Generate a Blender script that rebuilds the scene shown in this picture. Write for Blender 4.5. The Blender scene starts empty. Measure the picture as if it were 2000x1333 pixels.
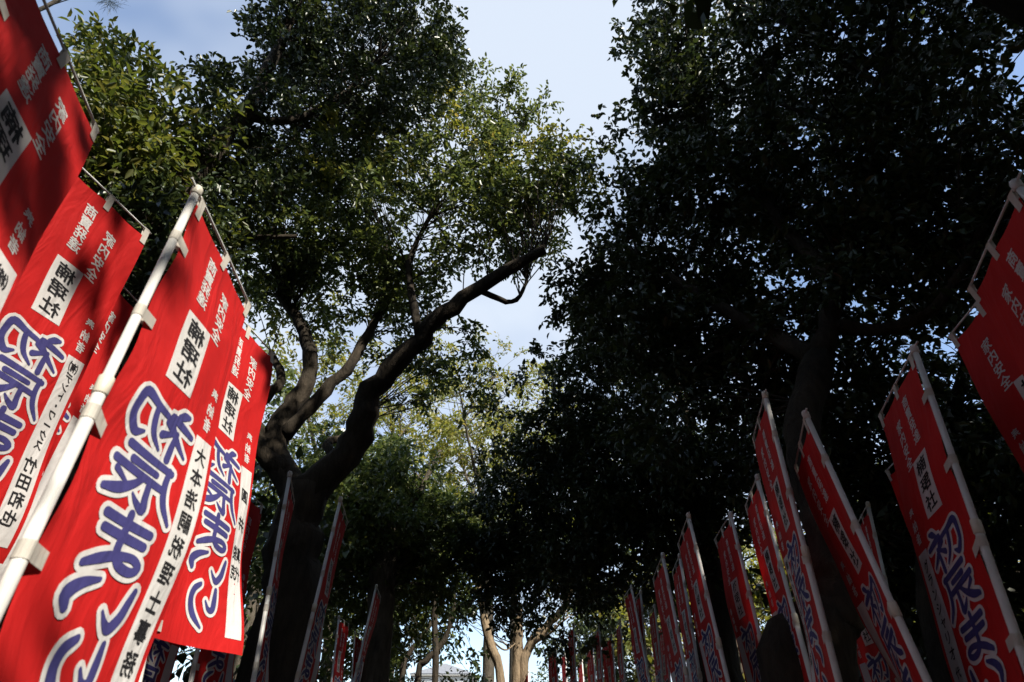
import bpy, bmesh, math, random
import numpy as np
from mathutils import Vector, Matrix

# ------------------------------------------------------------------ camera, world, sun, exposure
SC = bpy.context.scene
COL = SC.collection
EYE = 1.35                       # eye height above the path
F_PX, PITCH = 1110.4, math.radians(36.1)

cam_d = bpy.data.cameras.new('camera')
cam_d.sensor_width = 36.0
cam_d.lens = 36.0 * F_PX / 2000.0
cam_d.clip_start, cam_d.clip_end = 0.05, 3000.0
cam_d.dof.use_dof = True
cam_d.dof.focus_distance = 7.5
cam_d.dof.aperture_fstop = 3.2
cam = bpy.data.objects.new('camera', cam_d)
COL.objects.link(cam)
cam.location = (0, 0, EYE)
cam.rotation_euler = (math.radians(90) + PITCH, 0, 0)
SC.camera = cam

SUN_DIR = Vector((0.47, -0.54, 0.70)).normalized()      # towards the sun
SUN_EL = math.asin(SUN_DIR.z)
SUN_AZ = math.atan2(SUN_DIR.x, SUN_DIR.y)

world = bpy.data.worlds.new('World')
SC.world = world
world.use_nodes = True
nt = world.node_tree
nt.nodes.clear()
wo = nt.nodes.new('ShaderNodeOutputWorld')
bg = nt.nodes.new('ShaderNodeBackground')
sky = nt.nodes.new('ShaderNodeTexSky')
sky.sky_type = 'NISHITA'
sky.sun_disc = False
sky.sun_elevation = SUN_EL
sky.sun_rotation = SUN_AZ
sky.air_density = 1.0
sky.dust_density = 0.6
sky.ozone_density = 2.5
# thin high cloud, thickest in broad soft sheets
tc = nt.nodes.new('ShaderNodeTexCoord')
mp = nt.nodes.new('ShaderNodeMapping')
mp.inputs['Scale'].default_value = (1.1, 1.6, 1.3)
mp.inputs['Location'].default_value = (0.55, 0.2, 0.0)
nz = nt.nodes.new('ShaderNodeTexNoise')
nz.inputs['Scale'].default_value = 1.25
nz.inputs['Detail'].default_value = 4.0
nz.inputs['Roughness'].default_value = 0.52
rp = nt.nodes.new('ShaderNodeValToRGB')
rp.color_ramp.elements[0].position = 0.40
rp.color_ramp.elements[0].color = (0.12, 0.12, 0.12, 1)
rp.color_ramp.elements[1].position = 0.57
rp.color_ramp.elements[1].color = (0.9, 0.9, 0.9, 1)
mix = nt.nodes.new('ShaderNodeMix')
mix.data_type = 'RGBA'
mix.inputs[7].default_value = (2.95, 3.28, 3.75, 1)
nt.links.new(tc.outputs['Generated'], mp.inputs['Vector'])
nt.links.new(mp.outputs['Vector'], nz.inputs['Vector'])
nt.links.new(nz.outputs['Fac'], rp.inputs['Fac'])
nt.links.new(rp.outputs['Color'], mix.inputs[0])
nt.links.new(sky.outputs['Color'], mix.inputs[6])
nt.links.new(mix.outputs[2], bg.inputs['Color'])
bg.inputs['Strength'].default_value = 0.145
nt.links.new(bg.outputs['Background'], wo.inputs['Surface'])

sun_d = bpy.data.lights.new('sun', 'SUN')
sun_d.energy = 5.0
sun_d.angle = math.radians(0.55)
sun_d.color = (1.0, 0.93, 0.82)
sun = bpy.data.objects.new('sun', sun_d)
COL.objects.link(sun)
sun.rotation_euler = (-SUN_DIR).to_track_quat('-Z', 'Y').to_euler()
sun.location = (10, -5, 25)

SC.view_settings.view_transform = 'Standard'
SC.view_settings.look = 'None'
SC.view_settings.gamma = 1.0
SC.view_settings.use_curve_mapping = False
SC.view_settings.exposure = 0.92
SC.cycles.max_bounces = 8
SC.cycles.diffuse_bounces = 4
SC.cycles.transmission_bounces = 4
SC.cycles.transparent_max_bounces = 4

rng = np.random.default_rng(11)
random.seed(11)

# ------------------------------------------------------------------ helpers
def sight(px, py, y):
    """a point on the line of sight through photo pixel (px, py), y metres up the path"""
    a = (px - 1000.0) / F_PX
    b = (666.5 - py) / F_PX
    c, s = math.cos(PITCH), math.sin(PITCH)
    d = np.array([a, c - s * b, s + c * b])
    p = d * (y / d[1])
    p[2] += EYE
    return p


def mesh_obj(name, verts, faces, mat, parent=None, smooth=False):
    me = bpy.data.meshes.new(name)
    me.from_pydata([tuple(v) for v in verts], [], [tuple(f) for f in faces])
    if smooth:
        me.polygons.foreach_set('use_smooth', [True] * len(me.polygons))
    me.materials.append(mat)
    o = bpy.data.objects.new(name, me)
    COL.objects.link(o)
    if parent:
        o.parent = parent
    return o


def mesh_np(name, co, quads, mat, parent=None, smooth=False):
    """co (n,3), quads (m,k) numpy arrays"""
    me = bpy.data.meshes.new(name)
    n, (m, k) = len(co), quads.shape
    me.vertices.add(n)
    me.vertices.foreach_set('co', np.ascontiguousarray(co, dtype=np.float32).ravel())
    me.loops.add(m * k)
    me.polygons.add(m)
    me.loops.foreach_set('vertex_index', np.ascontiguousarray(quads, dtype=np.int32).ravel())
    me.polygons.foreach_set('loop_start', np.arange(0, m * k, k, dtype=np.int32))
    if smooth:
        me.polygons.foreach_set('use_smooth', np.ones(m, dtype=bool))
    me.update(calc_edges=True)
    me.materials.append(mat)
    o = bpy.data.objects.new(name, me)
    COL.objects.link(o)
    if parent:
        o.parent = parent
    return o


def empty(name, loc, label, cat, group=None):
    o = bpy.data.objects.new(name, None)
    o.empty_display_size = 0.2
    COL.objects.link(o)
    o.location = tuple(loc)
    o['label'] = label
    o['category'] = cat
    if group:
        o['group'] = group
    return o


def catmull(pts, n):
    P = np.asarray(pts, float)
    if len(P) == 2:
        t = np.linspace(0, 1, n)[:, None]
        return P[0] * (1 - t) + P[1] * t
    E = np.vstack([2 * P[0] - P[1], P, 2 * P[-1] - P[-2]])
    out = []
    m = len(P) - 1
    for t in np.linspace(0, m - 1e-9, n):
        i = int(t)
        f = t - i
        a, b, c, d = E[i], E[i + 1], E[i + 2], E[i + 3]
        out.append(0.5 * ((2 * b) + (-a + c) * f + (2 * a - 5 * b + 4 * c - d) * f * f + (-a + 3 * b - 3 * c + d) * f ** 3))
    return np.array(out)


def tube(path, radii, sides=8, cap=True):
    """tapered tube along path -> verts, quad faces (caps as extra fans of quads)"""
    P = np.asarray(path, float)
    n = len(P)
    T = np.gradient(P, axis=0)
    T /= np.linalg.norm(T, axis=1)[:, None] + 1e-9
    ref = np.array([0.31, 0.95, 0.07]) if abs(T[0][2]) > 0.6 else np.array([0.05, 0.1, 1.0])
    u = np.cross(T[0], ref)
    u /= np.linalg.norm(u)
    V = []
    ang = np.linspace(0, 2 * math.pi, sides, endpoint=False)
    for i in range(n):
        u = u - T[i] * np.dot(u, T[i])
        u /= np.linalg.norm(u) + 1e-9
        w = np.cross(T[i], u)
        V.append(P[i] + (np.cos(ang)[:, None] * u + np.sin(ang)[:, None] * w) * radii[i])
    V = np.concatenate(V)
    F = []
    for i in range(n - 1):
        for k in range(sides):
            a = i * sides + k
            b = i * sides + (k + 1) % sides
            F.append((a, b, b + sides, a + sides))
    if cap:
        F.append(tuple(range(sides - 1, -1, -1)))
        F.append(tuple(range((n - 1) * sides, n * sides)))
    return V, F


# ------------------------------------------------------------------ materials
def new_mat(name):
    m = bpy.data.materials.new(name)
    m.use_nodes = True
    nt = m.node_tree
    b = nt.nodes['Principled BSDF']
    out = nt.nodes['Material Output']
    return m, nt, b, out


def cloth_mat(name, col, trans, rough=0.75, mottling=0.10):
    """thin printed polyester: diffuse front, some light through, faint weave and dirt"""
    m, nt, b, out = new_mat(name)
    tcn = nt.nodes.new('ShaderNodeTexCoord')
    n1 = nt.nodes.new('ShaderNodeTexNoise')
    n1.inputs['Scale'].default_value = 5.0
    n1.inputs['Detail'].default_value = 5.0
    nt.links.new(tcn.outputs['Object'], n1.inputs['Vector'])
    hsv = nt.nodes.new('ShaderNodeHueSaturation')
    hsv.inputs['Color'].default_value = (*col, 1)
    mr = nt.nodes.new('ShaderNodeMapRange')
    mr.inputs['From Min'].default_value = 0.3
    mr.inputs['From Max'].default_value = 0.7
    mr.inputs['To Min'].default_value = 1.0 - mottling
    mr.inputs['To Max'].default_value = 1.0 + mottling
    nt.links.new(n1.outputs['Fac'], mr.inputs['Value'])
    nt.links.new(mr.outputs['Result'], hsv.inputs['Value'])
    nt.links.new(hsv.outputs['Color'], b.inputs['Base Color'])
    b.inputs['Roughness'].default_value = rough
    b.inputs['Specular IOR Level'].default_value = 0.25
    w = nt.nodes.new('ShaderNodeTexNoise')
    w.inputs['Scale'].default_value = 60.0
    nt.links.new(tcn.outputs['Object'], w.inputs['Vector'])
    bp = nt.nodes.new('ShaderNodeBump')
    bp.inputs['Strength'].default_value = 0.12
    bp.inputs['Distance'].default_value = 0.004
    nt.links.new(w.outputs['Fac'], bp.inputs['Height'])
    # soft creases from folding and wind
    wm = nt.nodes.new('ShaderNodeMapping')
    wm.inputs['Rotation'].default_value = (0.3, 0.5, 0.2)
    wm.inputs['Scale'].default_value = (5.0, 5.0, 1.6)
    nt.links.new(tcn.outputs['Object'], wm.inputs['Vector'])
    w2 = nt.nodes.new('ShaderNodeTexNoise')
    w2.inputs['Scale'].default_value = 1.5
    w2.inputs['Detail'].default_value = 3.0
    w2.inputs['Distortion'].default_value = 0.8
    nt.links.new(wm.outputs['Vector'], w2.inputs['Vector'])
    b2 = nt.nodes.new('ShaderNodeBump')
    b2.inputs['Strength'].default_value = 0.38
    b2.inputs['Distance'].default_value = 0.05
    nt.links.new(w2.outputs['Fac'], b2.inputs['Height'])
    nt.links.new(bp.outputs['Normal'], b2.inputs['Normal'])
    nt.links.new(b2.outputs['Normal'], b.inputs['Normal'])
    tr = nt.nodes.new('ShaderNodeBsdfTranslucent')
    nt.links.new(hsv.outputs['Color'], tr.inputs['Color'])
    mx = nt.nodes.new('ShaderNodeMixShader')
    mx.inputs['Fac'].default_value = trans
    nt.links.new(b.outputs['BSDF'], mx.inputs[1])
    nt.links.new(tr.outputs['BSDF'], mx.inputs[2])
    nt.links.new(mx.outputs['Shader'], out.inputs['Surface'])
    return m


def leaf_mat(name, cols, trans=0.35, rough=0.42, tcol=None):
    m, nt, b, out = new_mat(name)
    geo = nt.nodes.new('ShaderNodeNewGeometry')
    ramp = nt.nodes.new('ShaderNodeValToRGB')
    els = ramp.color_ramp.elements
    els[0].position, els[0].color = 0.0, (*cols[0], 1)
    els[1].position, els[1].color = 1.0, (*cols[-1], 1)
    for i, c in enumerate(cols[1:-1]):
        e = els.new((i + 1) / (len(cols) - 1))
        e.color = (*c, 1)
    nt.links.new(geo.outputs['Random Per Island'], ramp.inputs['Fac'])
    nt.links.new(ramp.outputs['Color'], b.inputs['Base Color'])
    b.inputs['Roughness'].default_value = rough
    b.inputs['Specular IOR Level'].default_value = 0.5
    tr = nt.nodes.new('ShaderNodeBsdfTranslucent')
    hs = nt.nodes.new('ShaderNodeHueSaturation')
    hs.inputs['Hue'].default_value = 0.475
    hs.inputs['Saturation'].default_value = 1.15
    hs.inputs['Value'].default_value = 2.2
    nt.links.new(ramp.outputs['Color'], hs.inputs['Color'])
    nt.links.new(hs.outputs['Color'], tr.inputs['Color'])
    mx = nt.nodes.new('ShaderNodeMixShader')
    mx.inputs['Fac'].default_value = trans
    nt.links.new(b.outputs['BSDF'], mx.inputs[1])
    nt.links.new(tr.outputs['BSDF'], mx.inputs[2])
    nt.links.new(mx.outputs['Shader'], out.inputs['Surface'])
    return m


def bark_mat(name, dark, light, scale=6.0):
    m, nt, b, out = new_mat(name)
    tcn = nt.nodes.new('ShaderNodeTexCoord')
    mpn = nt.nodes.new('ShaderNodeMapping')
    mpn.inputs['Scale'].default_value = (1, 1, 0.28)
    nt.links.new(tcn.outputs['Object'], mpn.inputs['Vector'])
    n1 = nt.nodes.new('ShaderNodeTexNoise')
    n1.inputs['Scale'].default_value = scale * 2.5
    n1.inputs['Detail'].default_value = 8
    n1.inputs['Roughness'].default_value = 0.65
    nt.links.new(mpn.outputs['Vector'], n1.inputs['Vector'])
    n2 = nt.nodes.new('ShaderNodeTexNoise')
    n2.inputs['Scale'].default_value = 1.3
    nt.links.new(tcn.outputs['Object'], n2.inputs['Vector'])
    ad = nt.nodes.new('ShaderNodeMath')
    ad.operation = 'MULTIPLY_ADD'
    ad.inputs[1].default_value = 0.55
    nt.links.new(n2.outputs['Fac'], ad.inputs[0])
    sc = nt.nodes.new('ShaderNodeMath')
    sc.operation = 'MULTIPLY'
    sc.inputs[1].default_value = 0.5
    nt.links.new(n1.outputs['Fac'], sc.inputs[0])
    nt.links.new(sc.outputs['Value'], ad.inputs[2])
    ramp = nt.nodes.new('ShaderNodeValToRGB')
    ramp.color_ramp.elements[0].position = 0.36
    ramp.color_ramp.elements[0].color = (*dark, 1)
    ramp.color_ramp.elements[1].position = 0.66
    ramp.color_ramp.elements[1].color = (*light, 1)
    nt.links.new(ad.outputs['Value'], ramp.inputs['Fac'])
    nt.links.new(ramp.outputs['Color'], b.inputs['Base Color'])
    b.inputs['Roughness'].default_value = 0.9
    b.inputs['Specular IOR Level'].default_value = 0.2
    bp = nt.nodes.new('ShaderNodeBump')
    bp.inputs['Strength'].default_value = 1.0
    bp.inputs['Distance'].default_value = 0.07
    nt.links.new(n1.outputs['Fac'], bp.inputs['Height'])
    nt.links.new(bp.outputs['Normal'], b.inputs['Normal'])
    return m


def plain_mat(name, col, rough=0.5, noise=0.15, nscale=8.0, spec=0.4):
    m, nt, b, out = new_mat(name)
    tcn = nt.nodes.new('ShaderNodeTexCoord')
    n1 = nt.nodes.new('ShaderNodeTexNoise')
    n1.inputs['Scale'].default_value = nscale
    n1.inputs['Detail'].default_value = 6
    nt.links.new(tcn.outputs['Object'], n1.inputs['Vector'])
    mr = nt.nodes.new('ShaderNodeMapRange')
    mr.inputs['From Min'].default_value = 0.3
    mr.inputs['From Max'].default_value = 0.7
    mr.inputs['To Min'].default_value = 1 - noise
    mr.inputs['To Max'].default_value = 1 + noise * 0.5
    nt.links.new(n1.outputs['Fac'], mr.inputs['Value'])
    hsv = nt.nodes.new('ShaderNodeHueSaturation')
    hsv.inputs['Color'].default_value = (*col, 1)
    nt.links.new(mr.outputs['Result'], hsv.inputs['Value'])
    nt.links.new(hsv.outputs['Color'], b.inputs['Base Color'])
    b.inputs['Roughness'].default_value = rough
    b.inputs['Specular IOR Level'].default_value = spec
    return m


M_RED = cloth_mat('red_polyester', (0.45, 0.009, 0.009), 0.14)
M_WHITE = cloth_mat('white_print', (0.60, 0.59, 0.575), 0.15, mottling=0.05)
M_BLACK = cloth_mat('black_ink', (0.012, 0.012, 0.014), 0.05)
M_NAVY = cloth_mat('navy_ink', (0.045, 0.042, 0.16), 0.08)
M_TAB = cloth_mat('tab_tape', (0.56, 0.53, 0.47), 0.2)
M_POLE = plain_mat('white_pole_plastic', (0.58, 0.57, 0.54), 0.38, 0.14, 9.0)
M_BAR = plain_mat('bar_plastic', (0.66, 0.66, 0.64), 0.35, 0.1, 9.0)
M_COLLAR = plain_mat('collar_plastic', (0.62, 0.58, 0.48), 0.45, 0.2, 14.0)
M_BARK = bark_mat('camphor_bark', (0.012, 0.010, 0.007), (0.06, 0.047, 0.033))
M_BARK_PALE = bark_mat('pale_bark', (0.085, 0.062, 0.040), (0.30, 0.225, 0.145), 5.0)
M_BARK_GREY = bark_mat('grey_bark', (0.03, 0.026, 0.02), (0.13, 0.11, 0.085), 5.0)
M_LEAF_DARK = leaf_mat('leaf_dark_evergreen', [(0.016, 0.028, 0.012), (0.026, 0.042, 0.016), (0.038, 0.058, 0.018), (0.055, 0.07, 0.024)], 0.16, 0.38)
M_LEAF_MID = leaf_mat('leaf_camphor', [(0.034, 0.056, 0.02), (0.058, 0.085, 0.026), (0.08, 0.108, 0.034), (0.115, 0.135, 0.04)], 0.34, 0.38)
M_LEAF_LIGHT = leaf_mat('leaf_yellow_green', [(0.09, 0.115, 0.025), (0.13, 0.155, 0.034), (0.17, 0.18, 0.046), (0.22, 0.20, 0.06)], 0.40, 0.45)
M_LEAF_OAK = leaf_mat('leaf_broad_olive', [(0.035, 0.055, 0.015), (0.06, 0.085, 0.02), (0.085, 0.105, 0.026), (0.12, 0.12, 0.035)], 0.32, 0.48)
M_NEEDLE = leaf_mat('pine_needle', [(0.02, 0.035, 0.018), (0.03, 0.05, 0.022)], 0.1, 0.5)

# ------------------------------------------------------------------ ground and path
def sheet(name, x0, x1, y0, y1, z, mat, nx=2, ny=2, rough=0.0):
    xs, ys = np.linspace(x0, x1, nx), np.linspace(y0, y1, ny)
    V = [(x, y, z + (rng.normal() * rough if 0 < i < nx - 1 and 0 < j < ny - 1 else 0)) for j, y in enumerate(ys) for i, x in enumerate(xs)]
    F = [(j * nx + i, j * nx + i + 1, (j + 1) * nx + i + 1, (j + 1) * nx + i) for j in range(ny - 1) for i in range(nx - 1)]
    o = mesh_obj(name, V, F, mat)
    o['kind'] = 'structure'
    return o


M_SOIL = plain_mat('leaf_littered_soil', (0.035, 0.027, 0.019), 0.95, 0.6, 3.0, 0.1)
M_GRAVEL = plain_mat('pale_gravel', (0.07, 0.062, 0.052), 0.95, 0.35, 40.0, 0.1)
sheet('ground', -900, 900, -600, 1200, 0.0, M_SOIL)
sheet('path', -1.35, 1.3, -15, 60, 0.012, M_GRAVEL, 6, 60)

# ------------------------------------------------------------------ banners: flat artwork in metres, x to the right of the FRONT, y down
CW, CH = 0.60, 1.80              # cloth width and height
NU, NV = 12, 36                  # cloth grid; artwork is cut on the same lines


def cut_on_grid(me):
    """cut a flat mesh on the cloth grid lines; returns coords and faces"""
    bm = bmesh.new()
    bm.from_mesh(me)
    for i in range(1, NU):
        x = -CW + CW * i / NU
        bmesh.ops.bisect_plane(bm, geom=bm.verts[:] + bm.edges[:] + bm.faces[:], plane_co=(x, 0, 0), plane_no=(1, 0, 0), dist=1e-6)
    ys = [v.co.y for v in bm.verts]
    lo, hi = min(ys), max(ys)
    for j in range(1, NV):
        y = -CH * j / NV
        if lo < y < hi:
            bmesh.ops.bisect_plane(bm, geom=bm.verts[:] + bm.edges[:] + bm.faces[:], plane_co=(0, y, 0), plane_no=(0, 1, 0), dist=1e-6)
    bmesh.ops.triangulate(bm, faces=bm.faces[:])
    bm.verts.ensure_lookup_table()
    V = np.array([v.co[:] for v in bm.verts]) if bm.verts else np.zeros((0, 3))
    F = [tuple(v.index for v in f.verts) for f in bm.faces]
    bm.free()
    return V, F


def glyph_mesh(chars, bold=0.012, heavy=True):
    """chars: list of (character, centre_x, centre_y, size_x, size_y) -> flat mesh, front coordinates"""
    Vs, Fs, off = [], [], 0
    for ch, cx, cy, sx, sy in chars:
        cu = bpy.data.curves.new('glyph', 'FONT')
        cu.body = ch
        cu.offset = 0.004 if heavy else 0.012
        cu.resolution_u = 3 if heavy else 1
        ob = bpy.data.objects.new('glyph', cu)
        COL.objects.link(ob)
        bpy.context.view_layer.update()
        dg = bpy.context.evaluated_depsgraph_get()
        me = bpy.data.meshes.new_from_object(ob.evaluated_get(dg))
        co = np.array([v.co[:] for v in me.vertices])
        if len(co):
            # the ideographic em box is 1 x 1 with its middle near (0.5, 0.36)
            em = 1.0
            if ch in '・':
                mid = np.array([co[:, 0].mean(), co[:, 1].mean()])
            else:
                mid = 0.5 * (co[:, :2].max(0) + co[:, :2].min(0))
                mid = 0.75 * mid + 0.25 * np.array([0.5, 0.36])
            P = np.zeros_like(co)
            P[:, 0] = cx + (co[:, 0] - mid[0]) / em * sx
            P[:, 1] = cy + (co[:, 1] - mid[1]) / em * sy
            # brush-like rise of the horizontals to the right
            P[:, 1] += (P[:, 0] - cx) * 0.10
            e = bold * 0.9
            for q, (ox, oy) in enumerate(((0, 0), (1, 0.3), (-1, -0.3), (0.2, 1), (-0.2, -1))[:5 if heavy else 1]):
                Pq = P.copy()
                Pq[:, 0] += ox * e * sx
                Pq[:, 1] += oy * e * sy
                Pq[:, 2] = 0.00005 * q
                Vs.append(Pq)
                Fs += [tuple(i + off for i in p.vertices) for p in me.polygons]
                off += len(P)
        bpy.data.objects.remove(ob)
        bpy.data.curves.remove(cu)
        bpy.data.meshes.remove(me)
    me = bpy.data.meshes.new('glyphs')
    me.from_pydata([tuple(v) for v in np.concatenate(Vs)], [], Fs)
    out = cut_on_grid(me)
    bpy.data.meshes.remove(me)
    return out


# brush strokes of the five big characters; unit box, x right, y down, third value the width
BIG = [
    [  # first character
        [(.16, .00, .08), (.25, .05, .15), (.33, .13, .10)],
        [(.03, .33, .10), (.20, .27, .13), (.43, .22, .14), (.36, .40, .13), (.24, .58, .12), (.06, .80, .05)],
        [(.27, .46, .10), (.29, .70, .13), (.30, .99, .14)],
        [(.47, .36, .11), (.36, .47, .08)],
        [(.35, .52, .08), (.49, .63, .13)],
        [(.50, .27, .10), (.70, .21, .12), (.92, .13, .16), (.97, .40, .14), (.96, .66, .14), (.86, .86, .14), (.74, .78, .05)],
        [(.69, .24, .12), (.66, .50, .13), (.60, .72, .11), (.46, .92, .05)],
    ],
    [  # second character
        [(.16, .12, .11), (.50, .06, .12), (.84, .00, .13)],
        [(.20, .10, .12), (.21, .40, .13), (.16, .70, .12), (.02, 1.0, .06)],
        [(.36, .27, .10), (.74, .21, .12)],
        [(.24, .47, .11), (.60, .40, .12), (.96, .33, .12)],
        [(.42, .46, .12), (.42, .72, .13), (.41, .94, .14), (.52, .86, .10), (.60, .74, .04)],
        [(.53, .46, .10), (.64, .62, .13), (.80, .76, .16), (1.0, .84, .10)],
        [(.90, .48, .11), (.74, .62, .06)],
    ],
    [  # third character
        [(.14, .22, .12), (.50, .18, .13), (.88, .12, .13)],
        [(.18, .45, .12), (.50, .41, .13), (.84, .36, .12)],
        [(.52, .00, .14), (.53, .35, .14), (.54, .66, .14), (.45, .86, .13), (.26, .92, .12), (.15, .82, .12), (.27, .70, .11), (.50, .73, .12), (.72, .84, .14), (.92, .98, .10)],
    ],
    [  # fourth character
        [(.08, .12, .10), (.11, .35, .14), (.15, .62, .16), (.25, .84, .15), (.34, .76, .09), (.42, .58, .04)],
        [(.60, .08, .06), (.80, .22, .14), (.93, .44, .18), (.90, .66, .12)],
    ],
    [  # fifth character
        [(.20, .02, .10), (.20, .28, .15), (.22, .52, .15), (.32, .54, .10), (.42, .36, .05)],
        [(.62, .00, .10), (.76, .16, .15), (.80, .42, .16), (.70, .72, .15), (.44, 1.02, .05)],
    ],
]


def big_strokes(extra):
    Vs, Fs, off, k = [], [], 0, 0
    x0, wid = -0.450, 0.335
    y = -0.802
    hs = [0.188, 0.186, 0.166, 0.144, 0.178]
    wsc = [1.0, 1.0, 0.86, 0.92, 0.84]
    for gi, g in enumerate(BIG):
        hh = hs[gi]
        ww = wid * wsc[gi]
        xx = x0 + (wid - ww) * 0.5
        for st in g:
            S = np.array(st)
            n = 5 * (len(S) - 1) + 1
            C = catmull(S, n)
            P = np.stack([xx + C[:, 0] * ww, y - C[:, 1] * hh], 1)
            w = np.abs(C[:, 2]) * 0.5 * 0.225 + extra
            T = np.gradient(P, axis=0)
            T /= np.linalg.norm(T, axis=1)[:, None] + 1e-9
            N = np.stack([-T[:, 1], T[:, 0]], 1)
            z = 0.00006 * k + np.linspace(0, 0.00012, n)
            # rounded ends
            ring_a = [P[0] + w[0] * (math.cos(a) * -T[0] + math.sin(a) * N[0]) for a in np.linspace(math.pi / 2, -math.pi / 2, 7)[1:-1]]
            ring_b = [P[-1] + w[-1] * (math.cos(a) * T[-1] + math.sin(a) * N[-1]) for a in np.linspace(-math.pi / 2, math.pi / 2, 7)[1:-1]]
            L = P + N * w[:, None]
            R = P - N * w[:, None]
            base = off
            V = np.zeros((2 * n + 10, 3))
            V[:n, :2], V[n:2 * n, :2] = L, R
            V[:n, 2], V[n:2 * n, 2] = z, z
            V[2 * n:2 * n + 5, :2], V[2 * n:2 * n + 5, 2] = ring_a, z[0]
            V[2 * n + 5:, :2], V[2 * n + 5:, 2] = ring_b, z[-1]
            Vs.append(V)
            for i in range(n - 1):
                Fs.append((base + i, base + n + i, base + n + i + 1, base + i + 1))
            Fs.append(tuple([base] + [base + 2 * n + q for q in range(5)] + [base + n]))
            Fs.append(tuple([base + 2 * n - 1] + [base + 2 * n + 5 + q for q in range(5)] + [base + n - 1]))
            off += len(V)
            k += 1
        y -= hh + 0.013
    me = bpy.data.meshes.new('strokes')
    me.from_pydata([tuple(v) for v in np.concatenate(Vs)], [], Fs)
    out = cut_on_grid(me)
    bpy.data.meshes.remove(me)
    return out


def rect_mesh(x0, x1, y0, y1):
    me = bpy.data.meshes.new('rect')
    me.from_pydata([(x0, y0, 0), (x1, y0, 0), (x1, y1, 0), (x0, y1, 0)], [], [(0, 1, 2, 3)])
    out = cut_on_grid(me)
    bpy.data.meshes.remove(me)
    return out


def column(text, x, y0, y1, sx, sy):
    n = len(text)
    return [(ch, x, y0 + (y1 - y0) * (i + 0.5) / n, sx, sy) for i, ch in enumerate(text) if ch != ' ']


ART = {}
ART['trade_blessing'] = glyph_mesh(column('商賣発達', -0.235, -0.075, -0.365, 0.080, 0.072), 0.016)
ART['home_blessing'] = glyph_mesh(column('家内安全', -0.395, -0.13, -0.435, 0.080, 0.074), 0.016)
ART['donor_heading'] = glyph_mesh(column('奉納者', -0.515, -0.60, -0.80, 0.058, 0.060), 0.016)
ART['shrine_panel'] = rect_mesh(-0.357, -0.186, -0.735, -0.425)
ART['black_lettering'] = glyph_mesh(column('楠珺社', -0.272, -0.437, -0.723, 0.118, 0.086), 0.022)
FAR = {'trade_blessing': glyph_mesh(column('商賣発達', -0.235, -0.075, -0.365, 0.080, 0.072), 0.016, False),
       'home_blessing': glyph_mesh(column('家内安全', -0.395, -0.13, -0.435, 0.080, 0.074), 0.016, False),
       'donor_heading': glyph_mesh(column('奉納者', -0.515, -0.60, -0.80, 0.058, 0.060), 0.016, False),
       'black_lettering': glyph_mesh(column('楠珺社', -0.272, -0.437, -0.723, 0.118, 0.086), 0.022, False)}
ART['outline'] = big_strokes(0.0155)
ART['navy'] = big_strokes(0.0)
ART['name_strip'] = rect_mesh(-0.578, -0.468, -1.737, -0.832)
SX = -0.523
NAMES = {
    'accountant': column('大本浩嗣税理士事務所', SX, -0.86, -1.70, 0.068, 0.070),
    'works': column('㈲', SX, -0.85, -0.91, 0.062, 0.056) + column('デント・ワークス', SX, -0.91, -1.31, 0.052, 0.050)
             + column('竹田和也', SX, -1.34, -1.66, 0.074, 0.072),
    'couple': column('圓井', SX, -0.92, -1.24, 0.078, 0.078) + column('真代', SX - 0.022, -1.27, -1.47, 0.050, 0.076)
              + column('俊克', SX + 0.024, -1.27, -1.47, 0.050, 0.076),
    'cafe': column('グランシャリオ', SX, -0.87, -1.33, 0.056, 0.060) + column('代表', SX, -1.34, -1.48, 0.044, 0.046)
            + column('山', SX, -1.50, -1.60, 0.078, 0.078),
    'funeral': column('㈱', SX, -0.85, -0.92, 0.060, 0.058) + column('もり葬祭', SX, -0.92, -1.20, 0.060, 0.064)
               + column('代表', SX + 0.022, -1.22, -1.34, 0.036, 0.040) + column('取締役', SX - 0.022, -1.22, -1.34, 0.036, 0.036)
               + column('森 治', SX, -1.36, -1.68, 0.070, 0.072),
    'limited': column('㈱', SX, -0.86, -0.94, 0.066, 0.064) + column('古', SX, -0.95, -1.04, 0.070, 0.070),
    'mountain': column('山', SX, -1.36, -1.46, 0.072, 0.072),
}
NAME_ART = {k: [glyph_mesh([c], 0.022) for c in v] for k, v in NAMES.items()}


def both_sides(P, N, F, d):
    """a printed layer lying d off the cloth on either face"""
    V = np.concatenate([P + N * d[:, None], P - N * d[:, None]])
    n = len(P)
    return V, list(F) + [tuple(reversed([i + n for i in f])) for f in F]


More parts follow.
